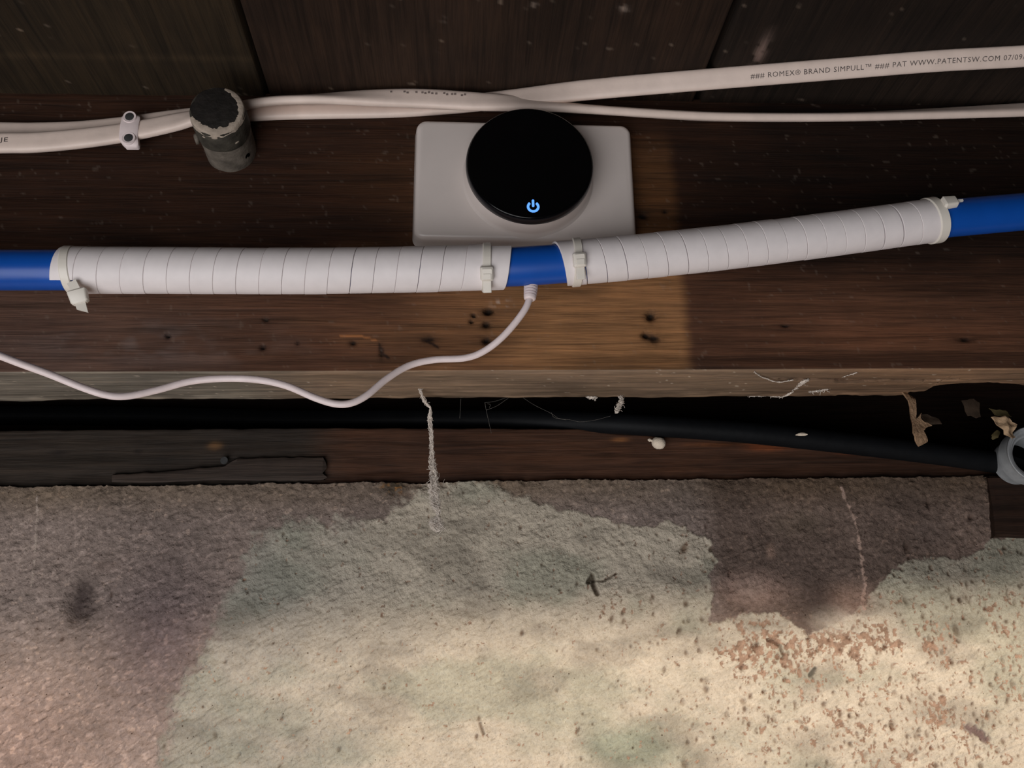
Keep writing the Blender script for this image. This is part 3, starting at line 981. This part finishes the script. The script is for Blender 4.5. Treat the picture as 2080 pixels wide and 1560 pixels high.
# ------------------------------------------------------------------ capped pipe stub
def build_stub():
    bx_, bz_ = at(470, 305, 0)[0], at(470, 305, 0)[2]
    tip = at(440, 224, -.036)
    dx, dz = (tip[0] - bx_) / .036, (tip[2] - bz_) / .036
    t = thing('capped_pipe_stub', 'stubby grey pipe end with a dark paint-chipped cap, sticking out of the joist', 'pipe stub', (bx_, 0, bz_))

    def ringloops(prof, seg=64, wob=0.0):
        out = []
        for k, (y, r) in enumerate(prof):
            ring = []
            for a in np.linspace(0, 2 * math.pi, seg, endpoint=False):
                rr = r + wob * (vnoise(np.array([math.cos(a) * 3 + 9.]), np.array([math.sin(a) * 3 + k * .7]), 4)[0] - .5)
                ring.append((bx_ - dx * y + rr * math.cos(a), y, bz_ - dz * y + rr * math.sin(a)))
            out.append(ring)
        return out
    lofted('pipe_body', ringloops([(.004, .0150), (-.004, .0150), (-.010, .0149), (-.016, .0150), (-.0215, .0148)], wob=.0006), M_STUB, t)
    lofted('pipe_cap', ringloops([(-.0190, .0146), (-.0192, .0153), (-.0205, .0157), (-.0280, .0156), (-.0345, .0155), (-.0362, .0150)], wob=.0005), M_CAP, t)
    # chipped ring of pale putty around the face, open at the upper left
    loops = []
    for a in np.radians(np.linspace(-160, 75, 90)):
        n_ = vnoise(np.array([a * 6.]), np.array([1.]), 9)[0] + .6 * vnoise(np.array([a * 17.]), np.array([2.]), 9)[0]
        ri = .0150 - .0016 - .0016 * n_ * min(1, (a + 2.8) * 2.2, (1.34 - a) * 2.2 + .05)
        ring = []
        for r, y in ((ri, -.0358), (ri + .0002, -.0367), (.0146, -.0366), (.0153, -.0360), (.0157, -.0340 + .001 * n_), (.0150, -.0338)):
            ring.append((bx_ - dx * y + r * math.cos(a), y, bz_ - dz * y + r * math.sin(a)))
        loops.append(ring)
    lofted('putty_ring', loops, M_PUTTY, t, sharp=50)
    lofted('cap_face', ringloops([(-.0355, .0146), (-.0364, .0145), (-.0366, .0138)], wob=.0012), M_CAPFACE, t)
    # small screw hole in the right side, and a putty chip below the rim
    def on_side(a, y, r):
        return np.array([bx_ - dx * y + r * math.cos(a), y, bz_ - dz * y + r * math.sin(a)])
    a = math.radians(-38)
    n_ = np.array([math.cos(a), 0, math.sin(a)])
    e1, e2 = np.array([0, 1., 0]), np.array([-math.sin(a), 0, math.cos(a)])
    cc = on_side(a, -.0075, .0147)
    lofted('screw_hole', [[cc + n_ * h + (e1 * math.cos(q_) + e2 * math.sin(q_)) * .0019 for q_ in np.linspace(0, 2 * math.pi, 16, endpoint=False)] for h in (-.001, .0004)], M_HOLE, t)
    for a, y, s in ((math.radians(-93), -.0325, .0014), (math.radians(-118), -.031, .0008), (math.radians(-52), -.0245, .0011)):
        n_ = np.array([math.cos(a), 0, math.sin(a)])
        e2 = np.array([-math.sin(a), 0, math.cos(a)])
        cc = on_side(a, y, .0154)
        lofted('paint_chip', [[cc + n_ * h + (e1 * math.cos(q_) * .8 + e2 * math.sin(q_) * 1.4) * s * k for q_ in np.linspace(0, 2 * math.pi, 9, endpoint=False)] for h, k in ((-.0004, 1), (.0004, .9), (.0006, .5))], M_PUTTY, t)
    # crumb of mortar stuck to the left side
    cc = on_side(math.radians(-168), -.017, .0155)
    fixn(raw('mortar_crumb', *loft([[cc + np.array([r * math.cos(q_) * (1 + .3 * math.sin(3 * q_)), y, r * 1.6 * math.sin(q_) - .0015]) for q_ in np.linspace(0, 2 * math.pi, 10, endpoint=False)] for y, r in ((-.003, .0005), (-.002, .0018), (.001, .0022), (.003, .001))]), M_STUB, t))


build_stub()

# ------------------------------------------------------------------ white wall box with the round black display
def build_device():
    cx, cz = .0414, .2864
    rot = math.radians(-.8)
    t = thing('leak_monitor', 'white plastic wall box with a round black display and a lit blue power symbol', 'monitor', (cx, 0, cz))
    W_, H_ = .1308, .0800

    def pl(w_, h_, r, y):
        return [(cx + x * math.cos(rot) - z * math.sin(rot), y, cz + x * math.sin(rot) + z * math.cos(rot)) for x, z in rrect(w_, h_, r, 10)]
    prof = [(.0, .0008, .0062), (-.0055, .0, .0062), (-.0092, -.0004, .0062), (-.0106, -.0010, .0058), (-.0115, -.0020, .0054), (-.0119, -.0032, .0048)]
    # convex bottom bevel comes from the same rounded profile
    lofted('housing', [pl(W_ + 2 * d_, H_ + 2 * d_, r, y) for y, d_, r in prof], M_PLATE, t, sharp=32)
    dx_, dz_ = .0431, .2872
    lofted('collar', lathe_y([(-.0105, .0398), (-.0117, .0392), (-.0124, .0382), (-.0150, .0376), (-.0232, .0364), (-.0236, .0355)], dx_, dz_), M_PLATE, t, sharp=50)
    dsp = lofted('display_disc', lathe_y([(-.0228, .0355), (-.0232, .0366), (-.0240, .0370), (-.0275, .0369), (-.0286, .0364)], dx_, dz_), M_BEZEL, t, sharp=50)
    lofted('display_glass', lathe_y([(-.0270, .0362), (-.0291, .0361), (-.0296, .0355), (-.0297, .0345)], dx_, dz_), M_BLACK, dsp, sharp=50)
    # power symbol: a ring open at the top and a bar
    p = at(1083, 420, -.0298)
    ri, ro = .0022, .0036
    loops = []
    for a in np.radians(np.linspace(90 + 38, 450 - 38, 48)):
        c_, s_ = math.cos(a), math.sin(a)
        loops.append([(p[0] + ri * c_, -.0296, p[2] + ri * s_), (p[0] + ri * c_, -.02995, p[2] + ri * s_), (p[0] + ro * c_, -.02995, p[2] + ro * s_), (p[0] + ro * c_, -.0296, p[2] + ro * s_)])
    v1, f1 = loft(loops)
    v2, f2 = loft([[(p[0] + x, y, p[2] + .0022 + z) for x, z in rrect(.0014, .0046, .0005, 4)] for y in (-.0296, -.02995)])
    fixn(raw('power_symbol', v1 + v2, f1 + [tuple(i + len(v1) for i in q_) for q_ in f2], M_ICON, dsp, False))


build_device()

# ------------------------------------------------------------------ blue pipe, spiral wrap, ties
PY = -.0300
PIPE_PX = [(-120, 547), (0, 548.5), (130, 548.5), (300, 549), (600, 550.5), (800, 548), (1000, 543), (1090, 539), (1250, 526), (1500, 499.5), (1700, 474.5), (1880, 450), (1930, 443.5), (2080, 430), (2200, 421)]
pipe_pts = [at(x, y, PY) for x, y in PIPE_PX]
pipe_pts = [pipe_pts[0] + (pipe_pts[0] - pipe_pts[1]) * 9] + pipe_pts + [pipe_pts[-1] + (pipe_pts[-1] - pipe_pts[-2]) * 8]
pipe_o, PP = tube('water_pipe', pipe_pts, .0109, M_BLUE, None, 420, 40)
tag(pipe_o, 'bright blue plastic water pipe crossing in front of the joist inside white spiral wrap', 'pipe')
R_IN, R_OUT = .0113, .0126


def ppoint(s, th, r):
    p, T, U, N = PP.frame(s)
    return p[:3] + r * (math.cos(th) * N + math.sin(th) * U)


def spiral(name, x0, x1, turns, hand, th0, th1, label, gaps, flare=None):
    """one flat strip wound round the pipe; th measured from the front, upwards positive"""
    s0, s1 = PP.s_at_px(x0), PP.s_at_px(x1)
    tot = turns * 2 * math.pi + (th1 - th0)
    pitch = (s1 - s0) / (tot / (2 * math.pi) + 1.0)
    n = int(abs(tot) / (2 * math.pi) * 56)
    loops = []
    for i in range(n + 1):
        u = i / n
        ang = th0 + tot * u * 1.0
        th = ang if hand > 0 else -ang
        c_ = s0 + pitch * .5 + (s1 - s0 - pitch) * u
        turn = u * tot / (2 * math.pi)
        g0 = np.interp(turn, range(len(gaps)), gaps)
        g1 = np.interp(turn + 1, range(len(gaps)), gaps)
        a, b_ = c_ - pitch * .5 + g0 * .5, c_ + pitch * .5 - g1 * .5
        lift = .00035 * (vnoise(np.array([turn * 1.7]), np.array([x0 * .01]), 12)[0] - .5)
        ro = R_OUT + lift
        rf = (flare(a) if flare else 0, flare(b_) if flare else 0)
        e = .00022
        loops.append([ppoint(a, th, R_IN + rf[0]), ppoint(a, th, ro - e + rf[0]), ppoint(a + e, th, ro + rf[0]), ppoint((a + b_) / 2, th, ro + .00004 + (rf[0] + rf[1]) / 2), ppoint(b_ - e, th, ro + rf[1]), ppoint(b_, th, ro - e + rf[1]), ppoint(b_, th, R_IN + rf[1]), ppoint((a + b_) / 2, th, R_IN)])
    o = lofted(name, loops, M_WRAP, None, sharp=22)
    return tag(o, label, 'cable wrap')


rg = np.random.default_rng(4)
gl = list(.00004 + .00010 * rg.random(24))
gl[13] = .00030
gl[16] = .00026
spiral('spiral_wrap', 117, 1040, 19, 1, math.radians(-50), math.radians(40), 'white spiral plastic wrap on the blue pipe, left of the bare blue gap', gl)
gr = list(.00008 + .00014 * rg.random(24))
gr[1] = .0007
gr[3] = .0004
gr[6] = .0004
gr[17] = .0009
sE0, sE1 = PP.s_at_px(1850), PP.s_at_px(1896)
spiral('spiral_wrap', 1124, 1903, 18, -1, math.radians(-100), math.radians(180), 'white spiral plastic wrap on the blue pipe, right of the bare blue gap', gr)


def band(name, s, r, w_, tilt, parent, th=.0010, tilt2=0.0):
    loops = []
    for a in np.linspace(0, 2 * math.pi, 72):
        off = tilt * math.sin(a) + tilt2 * math.cos(a)
        loops.append([ppoint(s + off - w_ / 2, a, r), ppoint(s + off - w_ / 2 * .8, a, r + th), ppoint(s + off + w_ / 2 * .8, a, r + th), ppoint(s + off + w_ / 2, a, r)])
    return lofted(name, loops, M_TIE, parent, cap=False, sharp=40)


def tie(px, label, head_th, tilt=0.0, kind='flat', w_=.0048, grp=None):
    s = PP.s_at_px(px)
    t = thing('cable_tie', label, 'cable tie', tuple(PP.frame(s)[0][:3]))
    if kind == 'flat':
        band('strap', s, R_OUT, w_, tilt, t)
        off = tilt * math.sin(head_th)
        p, T, U, N = PP.frame(s + off)
        rad = math.cos(head_th) * N + math.sin(head_th) * U
        tang = -math.sin(head_th) * N + math.cos(head_th) * U
        h = bbox('head', p[:3] + rad * (R_OUT + .0018), (T, tang, rad), (.0037, .0041, .0021), .0009, M_TIE, t, .9)
        bbox('pawl', p[:3] + rad * (R_OUT + .0037) - tang * .0012, (T, tang, rad), (.0022, .0016, .0006), .0002, M_TIE, h)
        c1 = p[:3] + rad * (R_OUT + .0012) - tang * .0072
        bbox('tail', c1, (T, tang, rad), (.0023, .0034, .0012), .0003, M_TIE, t)
    return t, s


tie(988, 'clear nylon cable tie on the left wrap, just left of the bare blue gap', math.radians(-38), .0008)
tie(1170, 'clear nylon cable tie on the right wrap, just right of the bare blue gap', math.radians(-20), .0009)
# tie at the left end of the wrap: its head and clipped tail hang down below the pipe
t, s = tie(146, 'clear nylon cable tie at the left wrap end, head and clipped tail hanging down', 0, 0, 'hang')
band('strap', s, R_OUT - .0001, .0050, -.0010, t, .0005)
p0, p1, p2, p3 = at(145, 572, -.0405), at(158, 595, -.0385), at(160, 603, -.0375), at(168, 632, -.0365)


def strip(name, a, b_, wa, wb, th, parent, skew=0.0):
    d = (b_ - a) / np.linalg.norm(b_ - a)
    nrm = np.array([0, -1., 0]) - d * (d @ np.array([0, -1., 0]))
    nrm /= np.linalg.norm(nrm)
    sd = np.cross(d, nrm)
    lo = []
    for k, (p, w2) in enumerate(((a, wa), (b_, wb))):
        lo.append([p + sd * w2 * sx + nrm * th * sy + d * (skew * sx if k else 0) for sx, sy in ((-1, -1), (1, -1), (1, 1), (-1, 1))])
    return lofted(name, lo, M_TIE, parent, sharp=30)


strip('neck', p0, p1, .0024, .0023, .0007, t)
dv = p3 - p1
bbox('head', p2, (np.cross(dv, (0, 1, 0)), (0, 1, 0), dv), (.0050, .0026, .0038), .0010, M_TIE, t, .86)
strip('tail', p2, p3, .0027, .0025, .0006, t, -.0016)
# tie at the right end: head points along the pipe with the clipped tip sticking out
t, s = tie(1893, 'clear nylon cable tie at the far right wrap end, head pointing along the pipe', 0, 0, 'end')
band('strap', s, R_OUT + .0001, .0062, -.0014, t, .0008)
th_ = math.radians(18)
p, T, U, N = PP.frame(s + .0062)
rad = math.cos(th_) * N + math.sin(th_) * U
tang = -math.sin(th_) * N + math.cos(th_) * U
hd = bbox('head', p[:3] + rad * .0132 - T * .0006, (tang, rad, T), (.0037, .0025, .0044), .0010, M_TIE, t, .84)
strip('tail', p[:3] + rad * .0134 + T * .003, p[:3] + rad * .0134 + T * .0072, .0008, .0006, .0006, t)

# ------------------------------------------------------------------ power cord with ribbed strain relief
def build_cord():
    rows = [(1079, 572, -.0255), (1077, 600, -.0265), (1064, 632, -.026), (1025, 680, -.022), (985, 712, -.018), (945, 727, -.016), (880, 731, -.0155), (830, 743, -.017), (785, 770, -.021), (745, 803, -.0245), (712, 819, -.026), (680, 820, -.026),
            (640, 808, -.0255), (580, 783, -.024), (520, 771, -.022), (450, 769, -.021), (385, 775, -.022), (320, 792, -.025), (262, 804, -.029), (220, 803, -.032), (170, 788, -.035), (100, 760, -.040), (40, 738, -.045), (-40, 708, -.052), (-140, 676, -.060), (-420, 610, -.075), (-800, 560, -.080)]
    t = thing('power_cord', 'thin white power cord looping from under the blue pipe past the joist edge', 'cord', tuple(at(1079, 572, -.0255)))
    tube('cord', [at(*r_) for r_ in rows], .0019, M_CORD, t, 360, 14)
    a, b_ = at(1080, 566, -.0255), at(1076, 609, -.0262)
    d = b_ - a
    L = np.linalg.norm(d)
    d /= L
    e1 = np.cross(d, (0, 1, 0))
    e1 /= np.linalg.norm(e1)
    e2 = np.cross(d, e1)
    prof = [(0, .0035)]
    for k in range(4):
        u = .42 + k * .12
        r = .0035 - .0009 * (u - .3)
        prof += [(u, r), (u + .008, r - .0006), (u + .035, r - .0006), (u + .043, r)]
    prof += [(.93, .0029), (.97, .0027), (1.0, .0023)]
    lofted('strain_relief', [[a + d * u * L + 1.16 * r * (math.cos(q_) * e1 + math.sin(q_) * e2) for q_ in np.linspace(0, 2 * math.pi, 28, endpoint=False)] for u, r in prof], M_CORD, t, sharp=35)


build_cord()

# ------------------------------------------------------------------ cobwebs and debris
def fibres(lines, r, sides=3):
    V, Fc = [], []
    for ln in lines:
        ln = np.array(ln)
        n0 = len(V)
        for i, p in enumerate(ln):
            d = ln[min(i + 1, len(ln) - 1)] - ln[max(i - 1, 0)]
            d = d / (np.linalg.norm(d) + 1e-12)
            e1 = np.cross(d, (0.3, 1, 0.1))
            e1 /= np.linalg.norm(e1) + 1e-12
            e2 = np.cross(d, e1)
            for k in range(sides):
                a = 2 * math.pi * k / sides
                V.append(p + r * (math.cos(a) * e1 + math.sin(a) * e2))
        for i in range(len(ln) - 1):
            for k in range(sides):
                k2 = (k + 1) % sides
                Fc.append((n0 + i * sides + k, n0 + i * sides + k2, n0 + (i + 1) * sides + k2, n0 + (i + 1) * sides + k))
    return V, Fc


def strand(name, rows, nfib, label, cat, mat, r=.00012, seed=1, fuzz=60):
    """rows: (px, py, Y, spread) along the strand"""
    g = np.random.default_rng(seed)
    P, _ = catmull([list(at(x, y, Y)) + [sp] for x, y, Y, sp in rows], 90)
    lines = []
    for k in range(nfib):
        i0, i1 = sorted(g.integers(0, 90, 2))
        if i1 - i0 < 12:
            i0, i1 = max(0, i0 - 10), min(89, i1 + 10)
        if k % 5 == 0:
            i0, i1 = 62, 89
        elif k % 5 in (1, 2):
            i0, i1 = 80, 89
        ph, fr, am = g.uniform(0, 6.28, 3), g.uniform(.1, .6, 3), g.uniform(.2, 1)
        ln = []
        for i in range(i0, i1 + 1):
            sp = P[i, 3] * am
            ln.append(P[i, :3] + sp * np.array([math.sin(ph[0] + fr[0] * i) + .4 * math.sin(1.9 * i + ph[1]), .8 * math.sin(ph[2] + fr[2] * i), .3 * math.sin(ph[1] + fr[1] * i)]))
        lines.append(ln)
    for k in range(fuzz):
        i = int(g.integers(0, 90))
        p = P[i, :3] + P[i, 3] * g.normal(0, .6, 3) * np.array([1, .7, .3])
        d = g.normal(0, 1, 3)
        d /= np.linalg.norm(d)
        L = g.uniform(.4, 1.6) * max(P[i, 3], .0006)
        lines.append([p, p + d * L * .5 + g.normal(0, .0002, 3), p + d * L])
    V, Fc = fibres(lines, r)
    return tag(raw(name, V, Fc, mat, None, True), label, cat)


strand('cobweb_strand', [(850, 772, .030, .0006), (853, 790, .032, .0010), (861, 812, .036, .0013), (868, 822, .040, .0011), (874, 830, .042, .0006), (873, 850, .044, .0013), (876, 880, .046, .0012), (877, 908, .048, .0012), (878, 940, .050, .0020), (881, 965, .052, .0024), (880, 985, .053, .0032), (882, 1005, .055, .0030),
                         (886, 1028, .056, .0030), (890, 1046, .057, .0008), (886, 1056, .057, .0030), (888, 1066, .058, .0044), (888, 1074, .058, .0030), (888, 1080, .058, .0006)], 190,
       'long grey dusty cobweb strand hanging from the joist in front of the wall', 'cobweb', M_WEB, .00014, 3, 240)
strand('cobweb_tuft', [(1258, 803, .048, .0014), (1262, 812, .048, .0016), (1258, 824, .048, .0018), (1254, 834, .048, .0014), (1252, 839, .048, .0005)], 70,
       'small grey dust tuft hanging under the joist edge above the white egg sac', 'cobweb', M_WEB, .00016, 5, 50)
strand('cobweb_tuft', [(1196, 803, .049, .0006), (1202, 807, .049, .0022), (1210, 806, .049, .0016)], 30,
       'tiny round dust tuft clinging to the joist edge, left of the longer tuft', 'cobweb', M_WEB, .00016, 6, 30)
strand('cobweb_patch', [(1532, 755, .001, .0005), (1548, 766, .010, .0007), (1580, 776, .018, .0008), (1610, 772, .018, .0007)], 24, 'short pale web streak across the joist underside, left of the star-shaped web', 'cobweb', M_WEB, .00016, 7, 20)
strand('cobweb_patch', [(1520, 805, .050, .0006), (1560, 804, .050, .0010), (1590, 806, .050, .0008), (1612, 793, .040, .0012), (1632, 775, .022, .0022), (1640, 772, .020, .0012)], 60,
       'star-shaped dusty web on the joist underside trailing left along its back edge', 'cobweb', M_WEB, .00018, 8, 70)
strand('cobweb_patch', [(1640, 796, .042, .0012), (1662, 793, .040, .0022), (1686, 788, .036, .0014)], 60, 'flat dust smear on the joist underside, right of the star-shaped web', 'cobweb', M_WEB, .00018, 9, 40)
strand('cobweb_patch', [(1705, 768, .014, .0003), (1740, 757, .004, .0006)], 16, 'short slanting pale web thread near the front edge of the joist underside', 'cobweb', M_WEB, .00016, 10, 6)
# fine threads in the dark gap
lines = []
for pts in ([(984, 818), (1006, 815), (1030, 807), (1040, 804)], [(985, 818), (988, 835), (994, 862), (998, 880)], [(988, 833), (1010, 824), (1036, 806)], [(990, 820), (996, 822), (994, 828)],
            [(1060, 806), (1084, 822), (1120, 840), (1135, 850), (1160, 853), (1178, 857), (1210, 853), (1240, 845)], [(936, 810), (934, 850)], [(1120, 838), (1126, 848), (1150, 853)]):
    P, _ = catmull([at(x, y, .055) for x, y in pts], 24)
    lines.append(P)
V, Fc = fibres(lines, .00010)
tag(raw('cobweb_threads', V, Fc, M_THREAD), 'fine sagging spider threads across the dark gap beside the hanging strand', 'cobweb')

# white egg sac on the sill
c = at(1338, 900, .1130)
ax = (at(1352, 905, .113) - at(1322, 895, .113))
ax = ax / np.linalg.norm(ax)
e1 = np.array([0, 1., 0])
e2 = np.cross(ax, e1)
loops = []
for u, r in ((-.0078, .0005), (-.0070, .0010), (-.0062, .0012), (-.0055, .0007), (-.0048, .0009), (-.0044, .0020), (-.0036, .0031), (-.0020, .0039), (0, .0042), (.0022, .0039), (.0038, .0029), (.0045, .0014), (.0047, .0004)):
    loops.append([c + ax * u + r * (math.cos(q_) * e1 + math.sin(q_) * e2) * (1 + .05 * math.sin(3 * q_ + u * 900)) for q_ in np.linspace(0, 2 * math.pi, 20, endpoint=False)])
tag(lofted('egg_sac', loops, M_EGG, sharp=80), 'small cream-white oval egg sac stuck to the sill below the black pipe', 'egg sac')
c = at(1628, 884, .098)
tag(lofted('paint_flake', [[c + np.array([u, -.0002 * k, .0012 * w2 * math.sin(q_) + .0006 * math.cos(u * 300)]) + np.array([0, .0006 * math.cos(q_), 0]) for q_ in np.linspace(0, 2 * math.pi, 8, endpoint=False)] for k, (u, w2) in enumerate(((-.004, .2), (-.002, .8), (0, 1), (.002, .9), (.0038, .2)))], M_EGG),
    'tiny pale flake lying on the black pipe in the dark gap', 'flake')


def leaf(name, outline, Y, depth, mat, label, cat, folds=5, seed=1, thick=.0006):
    """crumpled sheet: outline in wall directions, own thickness, curled in depth"""
    g = np.random.default_rng(seed)
    pts = np.array([at(x, y, Y) for x, y in outline])
    cen = pts.mean(0)
    n = len(pts)
    ph = g.uniform(0, 6.28, 4)
    rings = []
    for t_ in (1.0, .78, .52, .26):
        ring = []
        for p in pts:
            q_ = cen + (p - cen) * t_
            rel = (q_ - cen) / (np.abs(pts - cen).max() + 1e-9)
            w2 = math.sin(folds * rel[0] + ph[0]) * .5 + math.sin(folds * 1.3 * rel[2] + ph[1]) * .4 + .5 * (rel[0] ** 2 + rel[2] ** 2)
            q_ = q_ + np.array([0, depth * w2, 0])
            ring.append(q_)
        rings.append(ring)
    top = [[p + np.array([0, -thick, 0]) for p in r_] for r_ in rings]
    loops = list(reversed(rings)) + top
    return tag(lofted(name, loops, mat, None, True, 70), label, cat)


def jag(pts, k=3, amp=2.0, seed=0):
    g = np.random.default_rng(seed)
    out = []
    for (x0, y0), (x1, y1) in zip(pts, pts[1:] + pts[:1]):
        for i in range(k):
            t_ = i / k
            out.append((x0 + (x1 - x0) * t_ + g.normal(0, amp) * (i > 0), y0 + (y1 - y0) * t_ + g.normal(0, amp) * (i > 0)))
    return out


leaf('debris_flake', jag([(1832, 797), (1843, 796), (1850, 805), (1858, 812), (1855, 828), (1857, 843), (1862, 850), (1873, 838), (1872, 848), (1880, 856), (1894, 864), (1880, 870), (1872, 876), (1876, 890), (1884, 892), (1884, 898), (1868, 906), (1858, 897), (1851, 880), (1853, 862), (1848, 840), (1842, 815)], 2, 1.2, 3), .046, .003, M_DEBRIS,
     'ragged tan bark sliver dangling from the broken corner of the joist', 'debris', 4, 3, .0016)
leaf('dry_leaf', jag([(1953, 814), (1978, 810), (1990, 818), (1994, 846), (1984, 849), (1966, 845)], 3, 1.0, 4), .085, .0012, M_LEAF_B, 'dull brown squarish dry leaf in the dark corner, left of the curled tan leaf', 'leaf', 2, 4)
leaf('dry_leaf', jag([(2012, 848), (2022, 844), (2046, 848), (2066, 862), (2062, 872), (2064, 888), (2056, 892), (2046, 888), (2034, 870)], 3, 1.4, 5), .078, .003, M_LEAF_T, 'curled tan dry leaf lying just above the grey conduit end', 'leaf', 7, 5)
leaf('dry_leaf', jag([(2010, 829), (2030, 832), (2046, 838), (2056, 846), (2044, 847), (2024, 842)], 3, 1.2, 6), .088, .002, M_LEAF_O, 'narrow olive dry leaf behind the top of the curled tan leaf', 'leaf', 3, 6)
leaf('dry_leaf', jag([(2014, 884), (2024, 874), (2033, 876), (2026, 890), (2018, 893)], 3, .8, 7), .082, .001, M_LEAF_O, 'tiny yellowish leaf scrap below left of the curled tan leaf', 'leaf', 3, 7)
leaf('dry_leaf', jag([(1872, 842), (1886, 840), (1906, 852), (1912, 862), (1890, 862), (1880, 856)], 3, 1.0, 8), .070, .002, M_LEAF_B, 'dark brown leaf scrap behind the dangling bark sliver', 'leaf', 3, 8)
